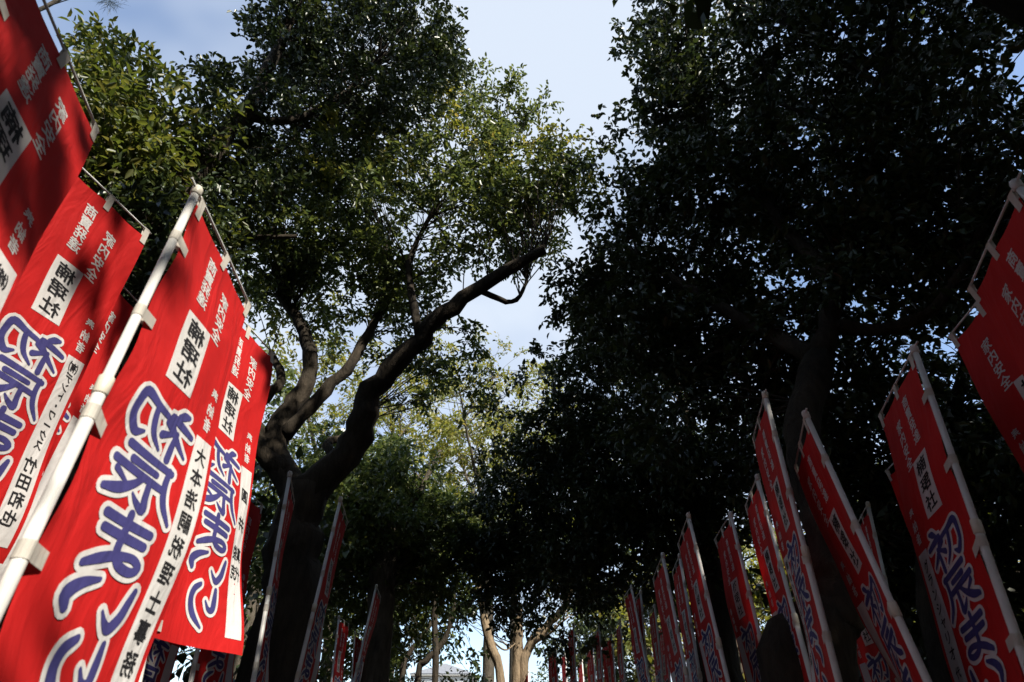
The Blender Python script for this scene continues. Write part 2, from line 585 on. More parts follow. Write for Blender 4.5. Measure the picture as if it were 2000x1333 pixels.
def make_banner(T, tx, ty, yaw, label, name=None, wave=(0.03, 0.0), sway=0.0, lift=0.0, detail=True, pole_r=0.0145):
    T = np.array(T, float)
    T[2] += EYE
    axis = np.array([tx, ty, 1.0])
    axis /= np.linalg.norm(axis)
    down = -axis
    b = np.array([math.cos(math.radians(yaw)), math.sin(math.radians(yaw)), 0.0])
    b -= down * b.dot(down)
    b /= np.linalg.norm(b)
    nrm = np.cross(b, down)
    base = T + down * ((T[2] + 0.25) / axis[2])          # stands 25 cm in the soil
    foot = T + down * (T[2] / axis[2])
    root = empty('banner', foot, label, 'banner', 'red prayer banners lining the path')
    O = foot

    def put(nm, V, F, mat, parent=root, smooth=False):
        return mesh_obj(nm, np.asarray(V) - O, F, mat, parent, smooth)

    L = np.linalg.norm(T - base)
    joint = 0.92 + 0.16 * rng.random()
    sides = 14 if detail else 8
    # telescopic pole: thin upper section inside a wider lower one
    Pp = [base, T + down * joint, T + down * (joint - 0.002), T + down * 0.004]
    V, F = tube(Pp, [pole_r * 1.18, pole_r * 1.18, pole_r, pole_r], sides)
    pole = put('pole', V, F, M_POLE, smooth=True)
    V, F = tube([T + down * (joint + 0.05), T + down * (joint + 0.045), T + down * (joint - 0.01), T + down * (joint - 0.016)],
                [pole_r * 1.2, pole_r * 1.42, pole_r * 1.42, pole_r * 1.1], sides)
    put('joint_collar', V, F, M_COLLAR, pole, True)
    V, F = tube([T + down * 0.035, T + down * 0.03, T - down * 0.004, T - down * 0.016, T - down * 0.022],
                [pole_r * 1.05, pole_r * 1.35, pole_r * 1.40, pole_r * 1.1, pole_r * 0.5], sides)
    put('pole_cap', V, F, M_COLLAR if rng.random() < 0.5 else M_POLE, pole, True)
    sag = 0.012
    A0, A1 = T - b * 0.055, T + b * (CW + 0.045)
    bar = [A0 + (A1 - A0) * t + down * (sag * t * t) for t in np.linspace(0, 1, 6)]
    V, F = tube(bar, [0.0052] * 6, 8 if detail else 5)
    put('crossbar', V, F, M_BAR, smooth=True)

    near = T[1] < 4.4
    amp, ph = wave
    gap, off = 0.05, 0.03

    def surf(x, y):
        """x in [-CW,0] front coordinates, y in [-CH,0] -> point and normal"""
        u, v = -x / CW, -y / CH
        def pos(u, v):
            free = u * (0.10 + 0.90 * v ** 0.8)
            h = amp * free * np.sin(2 * math.pi * (1.05 * v - 0.35 * u) + ph) + 0.5 * amp * free * np.sin(2 * math.pi * (2.1 * v + 0.5 * u) + 1.7 * ph)
            h = h + sway * u * v ** 1.3 + 0.006 * np.sin(v * 2 * math.pi * 4.0) * (1 - u) ** 2
            # cloth drawn in a little where it bellies; edge scallops between the tabs
            pull = 0.007 * (1 - np.cos(v * 2 * math.pi * 4)) * (1 - u) ** 3
            droop = 0.010 * (1 - np.cos(u * 2 * math.pi * 2)) * 0.5 * (1 - v) ** 6
            return (T + b * (off + u * CW + pull - 0.10 * abs(sway) * u * v)[:, None] + down * (gap + v * CH + droop + sag * u * u - lift * u * CW * np.clip(v / 0.2, 0, 1))[:, None] + nrm * h[:, None])
        e = 1e-3
        P = pos(u, v)
        du = pos(u + e, v) - pos(u - e, v)
        dv = pos(u, v + e) - pos(u, v - e)
        N = np.cross(du, dv)
        N /= np.linalg.norm(N, axis=1)[:, None]
        return P, N

    xs, ys = np.linspace(-CW, 0, NU + 1), np.linspace(-CH, 0, NV + 1)
    X, Y = np.meshgrid(xs, ys)
    P, N = surf(X.ravel(), Y.ravel())
    Fq = [(j * (NU + 1) + i, j * (NU + 1) + i + 1, (j + 1) * (NU + 1) + i + 1, (j + 1) * (NU + 1) + i) for j in range(NV) for i in range(NU)]
    cloth = put('cloth', P, Fq, M_RED, smooth=True)

    def layer(nm, art, mat, d):
        Vf, Ff = art
        Pl, Nl = surf(Vf[:, 0], Vf[:, 1])
        V2, F2 = both_sides(Pl, Nl, Ff, d + Vf[:, 2])
        return put(nm, V2, F2, mat, cloth)
    layer('shrine_name_panel', ART['shrine_panel'], M_WHITE, 0.0012)
    layer('name_strip', ART['name_strip'], M_WHITE, 0.0012)
    for w_ in ('trade_blessing', 'home_blessing', 'donor_heading'):
        layer(w_ + '_lettering', (ART if near else FAR)[w_], M_WHITE, 0.0012)
    layer('black_lettering', (ART if near else FAR)['black_lettering'], M_BLACK, 0.0022)
    layer('lettering_outline', ART['outline'], M_WHITE, 0.0014)
    layer('navy_lettering', ART['navy'], M_NAVY, 0.0030)
    if name:
        for art in NAME_ART[name]:
            layer('name_character', art, M_BLACK, 0.0022)

    # tape loops: three on the bar, five on the pole
    for u in (0.035, 0.5, 0.965):
        cx = u * CW
        c = T + b * (off + cx) + down * (sag * u * u)
        hw, th = 0.019, 0.0035
        Pc, Nc = surf(np.array([-cx]), np.array([-0.045]))
        low = Pc[0]
        n_ = Nc[0]
        prof = [(-n_ * th + low), (-n_ * th + c - nrm * 0.004), (c - nrm * 0.009), (c - down * 0.010), (c + nrm * 0.009), (n_ * th + c + nrm * 0.004), (n_ * th + low)]
        V = []
        sk = rng.normal() * 0.006
        for k, p in enumerate(prof):
            s = sk if k in (0, 6) else 0
            V += [p - b * (hw - s), p + b * (hw + s)]
        Fs = [(2 * k, 2 * k + 1, 2 * k + 3, 2 * k + 2) for k in range(6)]
        put('tape_loop', V, Fs, M_TAB)
    for v in (0.135, 0.345, 0.56, 0.77, 0.975):
        yv = gap + v * CH
        c = T + down * yv
        rr = pole_r * (1.30 if yv > joint else 1.12)
        Pc, Nc = surf(np.array([-0.045]), np.array([-v * CH]))
        low, n_ = Pc[0], Nc[0]
        th, hw = 0.0035, 0.022
        ring = [c + (b * math.cos(a) + nrm * math.sin(a)) * rr for a in np.linspace(-math.radians(50), -math.radians(310), 11)]
        prof = [low - n_ * th] + ring + [low + n_ * th]
        sl = down * (0.012 * rng.normal())
        V = []
        for k, p in enumerate(prof):
            s = sl if k in (0, len(prof) - 1) else 0 * sl
            V += [p - down * hw + s, p + down * hw + s]
        Fs = [(2 * k, 2 * k + 1, 2 * k + 3, 2 * k + 2) for k in range(len(prof) - 1)]
        put('tape_loop', V, Fs, M_TAB)
    return root


BANNERS = [
    # top of the pole relative to the eye, lean x, lean y, bearing of the crossbar, name writing, wave, sway, label
    ((-1.61, 0.76, 2.14), -0.20, 0.043, 100.0, 'limited', (0.03, 0.4), 0.02, 'dark red banner cut off by the upper left corner, pole out of view'),
    ((-2.24, 1.73, 2.44), 0.048, -0.144, 82.9, 'works', (0.03, 1.2), 0.03, 'red banner second from left, white crossbar sloping across its top, katakana name strip'),
    ((-2.55, 2.36, 2.45), 0.0, 0.0, 84.0, None, (0.03, 2.2), 0.0, 'red banner mostly hidden behind the big white pole at left'),
    ((-1.24, 1.46, 1.80), -0.092, 0.095, 91.2, 'accountant', (0.03, 3.4), -0.05, 'large sunlit red banner on the thick white pole with capped top, accountant office strip'),
    ((-1.75, 2.57, 2.22), -0.15, 0.007, 79.4, 'couple', (0.045, 0.6), 0.03, 'sunlit red banner whose whole bottom hem shows, two names on its strip'),
    ((-2.45, 4.77, 1.96), -0.075, -0.020, 87.5, None, (0.03, 1.0), 0.0, 'shaded red banner seen below the hem of the sunlit one, with white pole'),
    ((-2.75, 4.55, 1.60), 0.0, 0.0, 84.0, None, (0.03, 2.0), 0.0, 'dark red banner deepest behind the two sunlit banners, lower left'),
    ((-1.90, 4.60, 1.95), -0.058, -0.011, 104.0, None, (0.04, 1.5), 0.0, 'narrow edge-on red banner in front of the big forked tree trunk'),
    ((-1.61, 5.19, 1.95), 0.055, 0.009, 97.0, None, (0.05, 2.6), 0.02, 'edge-on red banner on leaning white pole just right of the forked tree trunk'),
    ((-1.93, 8.59, 1.95), 0.104, 0.013, 95.0, None, (0.04, 0.2), 0.0, 'small edge-on red banner on thin leaning pole, left of centre'),
    ((-2.93, 10.53, 1.90), -0.051, -0.007, 88.0, None, (0.03, 1.1), 0.0, 'small dark red banner left of the thin leaning pole, the left one of two'),
    ((-2.99, 12.02, 1.90), -0.084, -0.010, 90.0, None, (0.03, 2.1), 0.0, 'small dark red banner directly behind the thin leaning pole'),
    ((-3.40, 16.25, 1.90), 0.012, 0.001, 95.0, None, (0.03, 0.9), 0.0, 'tiny farthest red banner of the left row at the bottom edge'),
    ((-3.76, 9.94, 1.50), 0.0, 0.0, 88.0, None, (0.03, 0.3), 0.0, 'small dark red banner in the gap right of the first edge-on banner'),
    ((2.06, 1.50, 1.89), 0.024, 0.048, 73.5, None, (0.03, 0.8), 0.0, 'dark red banner at the right edge with capped pole top and cord-like crossbar'),
    ((2.50, 2.05, 2.00), 0.0, 0.0, 84.0, None, (0.04, 1.6), 0.02, 'dark red banner at the right edge, lower one behind the capped pole'),
    ((2.15, 2.48, 1.76), 0.177, 0.064, 78.8, 'cafe', (0.02, 0.5), 0.0, 'largest shaded red banner at lower right with long katakana name strip'),
    ((3.09, 3.90, 1.95), 0.0, 0.0, 84.0, None, (0.03, 1.5), 0.0, 'sliver of dark red banner behind the left edge of the katakana strip banner'),
    ((1.70, 2.91, 1.60), -0.034, 0.102, 75.1, 'mountain', (0.05, 2.4), -0.05, 'shaded red banner on the most strongly slanted pole at right, its panel seen edge-on'),
    ((1.67, 3.24, 1.93), 0.040, 0.0, 78.0, 'funeral', (0.025, 2.9), -0.02, 'shaded red banner on the tall right pole, strip with hiragana and kanji name'),
    ((1.96, 4.31, 1.80), 0.0, 0.0, 80.0, None, (0.03, 1.9), 0.0, 'dark red banner peeking out left behind the hiragana strip banner'),
    ((3.41, 5.32, 1.95), 0.114, -0.051, 72.4, None, (0.03, 0.7), 0.0, 'small dark banner on a thin grey pole between the slanted and katakana banners'),
    ((2.81, 4.76, 1.50), 0.0, 0.0, 84.0, None, (0.03, 1.3), 0.0, 'dark red banner low behind the strongly slanted pole, only its strip side showing'),
    ((1.96, 5.03, 1.75), 0.008, 0.040, 87.3, None, (0.05, 1.0), -0.04, 'shaded red banner next left of the hiragana strip banner, yellow shrub beside its pole'),
    ((1.57, 5.00, 1.73), -0.020, 0.099, 86.3, None, (0.02, 0.4), 0.0, 'shaded red banner with readable white panel, middle of the right row'),
    ((1.76, 6.15, 1.70), 0.0, 0.0, 84.0, None, (0.03, 1.8), 0.0, 'dark red banner half hidden behind the middle one of the right row'),
    ((1.45, 5.63, 1.56), -0.024, 0.084, 87.8, None, (0.04, 2.7), 0.0, 'dark red banner fourth left from the hiragana strip banner, leaning inward'),
    ((1.67, 8.45, 1.91), -0.081, -0.015, 90.5, None, (0.03, 0.1), 0.0, 'dark red banner with a thin second pole close behind its right side'),
    ((1.84, 8.68, 1.90), 0.047, -0.005, 90.0, None, (0.03, 1.1), 0.0, 'thin pole banner close behind another in the far right row'),
    ((2.23, 9.62, 1.90), 0.032, 0.007, 86.4, None, (0.03, 2.1), 0.0, 'small dark red banner standing alone in a gap of the far right row'),
    ((2.69, 10.99, 1.90), 0.06, -0.012, 90.0, None, (0.03, 0.4), 0.0, 'faint thin pole banner just left of the inward leaning banner'),
    ((1.86, 10.73, 1.89), 0.028, 0.006, 87.9, None, (0.03, 1.4), 0.0, 'small dark banner left of the pair with close poles, far right row'),
    ((1.90, 12.07, 1.86), 0.024, 0.041, 99.1, None, (0.03, 2.4), 0.0, 'small broad dark red banner with a flat horizontal top, far right row'),
    ((1.56, 11.24, 1.88), 0.013, 0.029, 90.5, None, (0.03, 0.6), 0.0, 'small dark banner whose pole rises above the flat topped one, far right row'),
    ((1.64, 12.97, 1.80), 0.0, 0.001, 95.3, None, (0.03, 1.6), 0.0, 'small dark banner on the left side of the far dense red cluster'),
    ((1.14, 11.62, 1.97), 0.012, 0.031, 94.2, None, (0.03, 2.6), 0.0, 'small banner on a lone pole against bright sky gaps, far right row'),
    ((1.61, 14.87, 1.77), -0.007, 0.035, 93.8, None, (0.03, 0.9), 0.0, 'tiny low banner between the lone pole and the dense red cluster'),
    ((0.91, 13.24, 1.80), -0.017, 0.086, 102.5, None, (0.03, 1.9), 0.0, 'tiny banner left of the lone pole, broad side to the viewer'),
    ((1.20, 14.44, 1.90), 0.0, 0.0, 94.0, None, (0.03, 2.9), 0.0, 'tiny banner directly left of the lone pole, dark and narrow'),
    ((0.46, 18.29, 1.90), 0.0, 0.0, 94.0, None, (0.03, 0.2), 0.0, 'farthest tiny banner beside the pale twin tree trunks'),
]
for T_, tx_, ty_, yaw_, nm_, wv_, sw_, lab_ in BANNERS:
    make_banner(T_, tx_, ty_, yaw_, lab_, nm_, wv_, sw_, 0.16 if nm_ == 'accountant' else 0.0, detail=T_[1] < 7)

# ------------------------------------------------------------------ trees
def leaves(cent, K, sub_r, outward_from, ln, wd, droop=0.35, flat=0.6, quad=True, rnd=None):
    """leaf sprays around each clump centre; returns coords and quads"""
    r = rnd
    M = len(cent)
    # each clump is a few twig directions with the leaves strung along them
    n = M * K
    idx = np.repeat(np.arange(M), K)
    ntw = 7
    tdir = r.normal(size=(M, ntw, 3))
    tdir[..., 2] = tdir[..., 2] * flat + 0.12
    out = cent - outward_from
    out /= np.linalg.norm(out, axis=1)[:, None] + 1e-6
    tdir += out[:, None, :] * 0.55
    tdir /= np.linalg.norm(tdir, axis=2)[..., None]
    tw = r.integers(0, ntw, n)
    d = tdir[idx, tw]
    t = r.random(n) ** 0.6
    rad = sub_r * (0.75 + 0.5 * r.random(M))
    base = cent[idx] + d * (t * rad[idx])[:, None]
    base[:, 2] -= droop * 0.5 * (t ** 2) * rad[idx]
    base += r.normal(size=(n, 3)) * (0.10 * sub_r)
    # leaf axis: along the twig, fanned out and drooping
    ax = d * 0.55 + r.normal(size=(n, 3)) * 0.62
    ax[:, 2] -= droop
    ax /= np.linalg.norm(ax, axis=1)[:, None]
    up = r.normal(size=(n, 3)) * 0.55
    up[:, 2] += 0.9
    sd = np.cross(ax, up)
    sd /= np.linalg.norm(sd, axis=1)[:, None] + 1e-6
    nm = np.cross(sd, ax)
    s = (0.65 + 0.6 * r.random(n))[:, None]
    l, w = ln * s, wd * s * (0.85 + 0.3 * r.random(n))[:, None]
    fold = 0.22 * w
    tipd = -nm * (l * 0.12)
    if quad:
        v0 = base
        v1 = base + ax * l * 0.30 + sd * w * 0.46 + nm * fold
        v2 = base + ax * l * 0.68 + sd * w * 0.40 + nm * fold * 0.8
        v3 = base + ax * l + tipd
        v4 = base + ax * l * 0.68 - sd * w * 0.40 + nm * fold * 0.8
        v5 = base + ax * l * 0.30 - sd * w * 0.46 + nm * fold
        V = np.stack([v0, v1, v2, v3, v4, v5], 1).reshape(-1, 3)
        o = np.arange(n)[:, None] * 6
        F = np.concatenate([o + np.array([0, 1, 2, 3]), o + np.array([0, 3, 4, 5])])
    else:
        v0 = base
        v1 = base + ax * l * 0.45 + sd * w * 0.5 + nm * fold
        v2 = base + ax * l + tipd
        v3 = base + ax * l * 0.45 - sd * w * 0.5 + nm * fold
        V = np.stack([v0, v1, v2, v3], 1).reshape(-1, 3)
        o = np.arange(n)[:, None] * 4
        F = o + np.array([0, 1, 2, 3])
    return V, F


def gnarl(path, amt, r):
    P = catmull(path, max(6, 5 * (len(path) - 1) + 1))
    k = len(P)
    w = np.minimum(np.arange(k), np.arange(k)[::-1]) / max(1, k / 4)
    return P + r.normal(size=P.shape) * amt * np.clip(w, 0, 1)[:, None]


# openings cut along the sun's rays through the added wood: (a point the light reaches, radius, share of clumps left)
GAPS = [((-1.1, 2.25, 1.6), 1.5, 0.0), ((-1.7, 2.9, 2.2), 1.5, 0.0), ((-2.1, 2.5, 2.9), 1.1, 0.0), ((0.0, 7.0, 8.9), 2.4, 0.12), ((-4.6, 5.0, 8.2), 2.6, 0.2), ((-5.6, 4.7, 6.9), 1.7, 0.1)]


def open_gaps(cents, outs, r):
    keep = np.ones(len(cents), bool)
    sd = np.array(SUN_DIR)
    for p, rad, share in GAPS:
        d = cents - np.array(p)
        t = d @ sd
        dist = np.linalg.norm(d - t[:, None] * sd, axis=1)
        keep &= ~((dist < rad * (0.85 + 0.3 * r.random(len(cents)))) & (t > 2.0) & (r.random(len(cents)) >= share))
    return cents[keep], outs[keep]


def make_tree(name, label, foot, trunk, limbs, blobs, leaf, bark, ln=0.10, wd=0.05, K=80, sub_r=0.45,
              seed=1, quad=True, droop=0.35, group=None, twig_r=0.012, twig_mat=None, shell=0.45, sun_tinted=None):
    """trunk: (pts, r0, r1); limbs: list of the same; blobs: (centre, radii, clumps)"""
    r = np.random.default_rng(seed)
    root = empty(name, foot, label, 'tree', group)
    O = np.array(foot, float)
    P = gnarl(trunk[0], trunk[1] * 0.06, r)
    R = np.linspace(trunk[1], trunk[2], len(P)) * (1 + 0.05 * r.normal(size=len(P)))
    V, F = tube(P, R, 14)
    ang = np.tile(np.arange(14), len(P))
    V = V + (V - np.repeat(P, 14, 0)) * (0.08 * np.sin(ang * 2.7 + 1.3 * np.repeat(np.arange(len(P)), 14) * 0.4))[:, None]
    tr = mesh_obj('trunk', V - O, F, bark, root, True)
    nodes = [P[len(P) // 2:]]
    rads = [R[len(P) // 2:]]
    for pts, r0, r1 in limbs:
        Q = gnarl(pts, r0 * 0.12, r)
        Rq = np.linspace(r0, r1, len(Q)) * (1 + 0.06 * r.normal(size=len(Q)))
        V, F = tube(Q, Rq, 10)
        mesh_obj('limb', V - O, F, bark, tr, True)
        nodes.append(Q[2:])
        rads.append(Rq[2:])
    nodes = np.concatenate(nodes)
    cents, outs = [], []
    for c, rad, m in blobs:
        c = np.asarray(c, float)
        rad = np.asarray(rad if np.ndim(rad) else (rad, rad, rad * 0.85), float)
        d = r.normal(size=(m, 3))
        d /= np.linalg.norm(d, axis=1)[:, None]
        q = r.random(m) ** shell
        lump = 1 + 0.22 * np.sin(d @ np.array([3.1, 1.7, 2.3]) * 1.9 + c.sum()) + 0.1 * r.normal(size=m)
        cents.append(c + d * rad * (q * lump)[:, None])
        outs.append(np.repeat((c - np.array([0, 0, rad[2] * 0.5]))[None], m, 0))
    if not cents:
        return root
    if sun_tinted:
        yc = np.concatenate([np.asarray(c) + r.normal(size=(m, 3)) * rad * 0.55 for c, rad, m in sun_tinted])
        V, F = leaves(yc, K, sub_r, yc - np.array([0, 0, 1.0]), ln, wd, droop, quad=quad, rnd=r)
        yo = mesh_np('sun_tinted_foliage', V - O, F, M_LEAF_LIGHT, root)  # sunlight on these clumps is put into a yellower leaf colour
        yo['kind'] = 'stuff'
    cents, outs = np.concatenate(cents), np.concatenate(outs)
    if group == 'wood around the avenue':
        cents, outs = open_gaps(cents, outs, r)
    V, F = leaves(cents, K, sub_r, outs, ln, wd, droop, quad=quad, rnd=r)
    cr = mesh_np('crown', V - O, F, leaf, root)
    cr['kind'] = 'stuff'
    # boughs: clumps hang on twigs that run back to the nearest limb through a shared fork
    TV, TF, off = [], [], 0
    for ci in range(len(cents)):
        c = cents[ci]
        dd = np.linalg.norm(nodes - c + np.array([0, 0, 0.6]), axis=1)
        order = np.argsort(dd)[:7]
        j = int(order[min(6, int(abs(r.normal()) * 2.5))])
        a = nodes[j]
        mid = a + (c - a) * 0.55 + r.normal(size=3) * 0.12 * dd[j] * 0.5 + np.array([0, 0, 0.08 * dd[j]])
        np_ = 4 if group == 'wood around the avenue' else 6
        Q = catmull([a, mid, c], np_)
        rr = twig_r * (0.6 + 0.25 * min(dd[j], 3.0))
        v, f = tube(Q, np.linspace(rr, 0.004, np_), 3 if np_ == 4 else 4, cap=False)
        TV.append(v)
        TF.append(np.array(f) + off)
        off += len(v)
    bo = mesh_np('boughs', np.concatenate(TV) - O, np.concatenate(TF), twig_mat or bark, root, True)
    bo['kind'] = 'stuff'
    return root


def S(*pts):
    return [sight(*p) for p in pts]


def ground_under(p, dx=0.0, dy=0.0):
    return np.array([p[0] + dx, p[1] + dy, -0.05])


def B(px, py, y, rad, m):
    return (sight(px, py, y), rad, m)


# --- left: forked camphor whose long limb reaches over the path
t0 = S((556, 1250, 7.0), (572, 1080, 7.0), (600, 955, 7.0))
f0 = ground_under(t0[0], -0.1)
make_tree('camphor_tree', 'dark forked camphor tree whose long limb reaches right over the path', f0,
          ([f0] + t0, 0.38, 0.28),
          [(S((600, 965, 7.0), (690, 870, 6.95), (728, 765, 6.8), (820, 662, 6.6), (930, 565, 6.4), (1062, 488, 6.2)), 0.23, 0.075),
           (S((595, 990, 7.0), (535, 885, 7.1), (560, 810, 7.2), (605, 735, 7.3), (598, 650, 7.3), (545, 578, 7.3)), 0.20, 0.07),
           (S((555, 850, 7.1), (635, 765, 7.2), (700, 690, 7.3), (745, 590, 7.4), (760, 480, 7.4)), 0.11, 0.05),
           (S((560, 925, 7.0), (505, 870, 7.0), (500, 800, 7.1), (548, 745, 7.2), (530, 690, 7.3)), 0.14, 0.05),
           (S((660, 905, 7.0), (640, 865, 7.3), (690, 850, 7.6), (720, 800, 7.8)), 0.07, 0.03),
           (S((930, 565, 6.4), (1000, 590, 6.6), (1030, 550, 6.8)), 0.05, 0.025),
           (S((820, 662, 6.6), (800, 520, 6.6), (850, 400, 6.6)), 0.07, 0.03),
           (S((850, 350, 7.4), (930, 325, 7.4), (1000, 290, 7.4)), 0.05, 0.02)],
          [B(720, 330, 7.0, 1.3, 50), B(560, 380, 7.0, 1.2, 45), B(860, 430, 6.6, 1.3, 50), B(640, 500, 7.2, 1.3, 50),
           B(990, 400, 6.8, 1.0, 40), B(780, 570, 7.6, 1.2, 40), B(930, 280, 7.2, 0.8, 22), B(1080, 370, 6.8, 0.7, 22),
           B(560, 560, 7.8, 1.0, 26), B(850, 720, 8.4, 0.9, 22), B(985, 205, 7.4, 0.55, 10), B(1035, 235, 7.3, 0.4, 6), B(920, 180, 7.3, 0.5, 9), B(520, 470, 6.6, 0.9, 22)],
          M_LEAF_MID, M_BARK, ln=0.105, wd=0.05, K=85, sub_r=0.42, seed=3,
          sun_tinted=[B(865, 215, 7.3, 0.4, 8), B(1040, 290, 7.2, 0.5, 8), B(930, 350, 7.1, 0.8, 10), B(1110, 340, 7.0, 0.5, 10), B(1060, 440, 7.4, 0.7, 10), B(640, 620, 8.2, 0.8, 8), B(720, 330, 6.2, 0.8, 8)], group='evergreen trees beside the path')  # clumps that look sunlit through their paler leaf colour

# --- upper left: big dark crown leaning over the banners
t0 = S((250, 620, 5.2), (330, 400, 5.2))
f0 = ground_under(t0[0], -0.2)
make_tree('camphor_tree', 'tall dark tree with leaning limb filling the top left of the view', f0,
          ([f0] + t0, 0.26, 0.17),
          [(S((325, 412, 5.2), (430, 275, 5.2), (500, 190, 5.2), (545, 95, 5.0), (600, -40, 4.8)), 0.17, 0.07),
           (S((470, 225, 5.2), (560, 235, 5.6), (660, 190, 5.8), (740, 120, 6.0)), 0.08, 0.03),
           (S((590, -10, 4.9), (700, -120, 5.2), (850, -220, 5.5), (1000, -300, 5.3)), 0.08, 0.03),
           (S((330, 400, 5.2), (420, 330, 5.9), (540, 300, 6.2), (600, 240, 6.4)), 0.09, 0.03),
           (S((290, 520, 5.2), (380, 470, 5.8), (470, 465, 6.0), (580, 462, 6.2)), 0.07, 0.03)],
          [B(640, 100, 5.6, 1.7, 64), B(780, 60, 5.8, 1.2, 44), B(550, 80, 5.2, 1.1, 36), B(600, 250, 6.2, 1.4, 50),
           B(760, 230, 6.2, 1.2, 40), B(420, 330, 5.6, 1.3, 46), B(850, 120, 6.0, 0.8, 24), B(390, 210, 5.2, 0.9, 12),
           B(600, -60, 4.8, 1.2, 28), B(720, -60, 5.0, 1.5, 40), B(330, 480, 5.2, 1.0, 34), B(270, 560, 4.7, 0.8, 30), B(850, -200, 5.6, 1.3, 40), B(1040, -330, 5.2, 1.5, 46)],  # last two clumps added above the view to shut out sky light
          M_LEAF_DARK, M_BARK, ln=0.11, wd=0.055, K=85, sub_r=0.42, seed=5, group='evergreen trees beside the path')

# --- far left: oak with longer, lighter leaves
t0 = S((120, 760, 4.4), (170, 420, 4.6), (200, 300, 4.7))
f0 = ground_under(t0[0], -0.6)
make_tree('oak_tree', 'broadleaf tree with lighter olive leaves beside the upper left banners', f0,
          ([f0] + t0, 0.20, 0.08),
          [(S((180, 390, 4.6), (240, 260, 4.8), (250, 130, 4.8)), 0.06, 0.02)],
          [B(215, 190, 4.7, 0.75, 34), B(260, 270, 4.9, 1.0, 44), B(180, 330, 4.6, 0.9, 40), B(300, 390, 5.0, 0.9, 30), B(215, 110, 4.7, 0.4, 8)],
          M_LEAF_OAK, M_BARK_GREY, ln=0.14, wd=0.055, K=60, sub_r=0.40, seed=8, droop=0.25)

# --- pine whose needle tufts dip into the top left corner
f0 = np.array([-9.5, 4.2, -0.05])
make_tree('pine_tree', 'pine branch with needle tufts at the very top left edge', f0,
          ([f0, f0 + np.array([0.2, 0.1, 5.0]), f0 + np.array([0.1, 0.3, 11.0]), f0 + np.array([0.3, 0.4, 14.0])], 0.22, 0.10),
          [([f0 + np.array([0.2, 0.3, 11.2]), f0 + np.array([0.8, 0.6, 12.2]), sight(190, -40, 4.8), sight(205, 0, 4.8)], 0.05, 0.012)],
          [B(203, 0, 4.8, 0.12, 3), B(170, -60, 4.8, 0.5, 8), B(90, -120, 4.8, 0.9, 16)],
          M_NEEDLE, M_BARK_GREY, ln=0.17, wd=0.005, K=110, sub_r=0.16, seed=9, droop=0.1, quad=False)

# --- right: huge dark crown close by
t0 = S((1612, 1290, 4.6), (1640, 1190, 4.6), (1628, 1080, 4.7), (1592, 960, 4.8), (1565, 850, 5.0), (1600, 700, 5.2))
f0 = ground_under(t0[0], -0.25)
make_tree('evergreen_tree', 'huge dark evergreen with curved trunk overhanging the right banners', f0,
          ([f0] + t0, 0.20, 0.15),
          [([f0 + np.array([-0.35, 0.15, 0.0]), *S((1555, 1300, 4.7), (1600, 1235, 4.65), (1640, 1180, 4.6))], 0.24, 0.13),
           (S((1600, 700, 5.2), (1640, 560, 5.2), (1700, 380, 5.0), (1730, 180, 4.6), (1750, -40, 4.2)), 0.13, 0.07),
           (S((1640, 560, 5.2), (1520, 430, 5.4), (1420, 300, 5.6), (1330, 180, 5.8)), 0.10, 0.03),
           (S((1700, 380, 5.0), (1860, 330, 4.6), (1700, 270, 4.6), (1500, 195, 4.8)), 0.07, 0.025),
           (S((1600, 700, 5.2), (1480, 640, 5.8), (1340, 560, 6.4), (1220, 480, 7.0)), 0.12, 0.04),
           (S((1620, 640, 5.2), (1760, 640, 5.0), (1860, 560, 4.6), (1920, 440, 4.2)), 0.09, 0.04),
           (S((1730, 180, 4.6), (1640, 100, 4.6), (1560, 60, 4.6)), 0.05, 0.02)],
          [B(1480, 170, 5.4, 1.7, 64), B(1330, 230, 6.0, 1.0, 35), B(1320, 90, 5.6, 0.9, 30), B(1680, 120, 4.8, 1.7, 64), B(1880, 120, 4.2, 1.6, 56),
           B(1580, 360, 5.6, 1.7, 67), B(1380, 420, 6.2, 1.5, 61), B(1780, 380, 4.8, 1.6, 61), B(1950, 330, 4.2, 1.4, 45),
           B(1270, 430, 7.0, 1.1, 40), B(1480, 580, 6.2, 1.6, 64), B(1700, 550, 5.6, 1.4, 38), B(1300, 640, 7.2, 1.3, 51), B(1180, 560, 7.8, 1.0, 35),
           B(1900, 560, 4.8, 1.1, 18), B(1560, 740, 6.6, 1.2, 27), B(1400, 780, 7.2, 1.4, 48), B(1300, -40, 5.2, 1.0, 27), B(1500, -80, 4.8, 1.6, 48)],
          M_LEAF_DARK, M_BARK, ln=0.125, wd=0.066, K=80, sub_r=0.44, seed=13, group='evergreen trees beside the path')

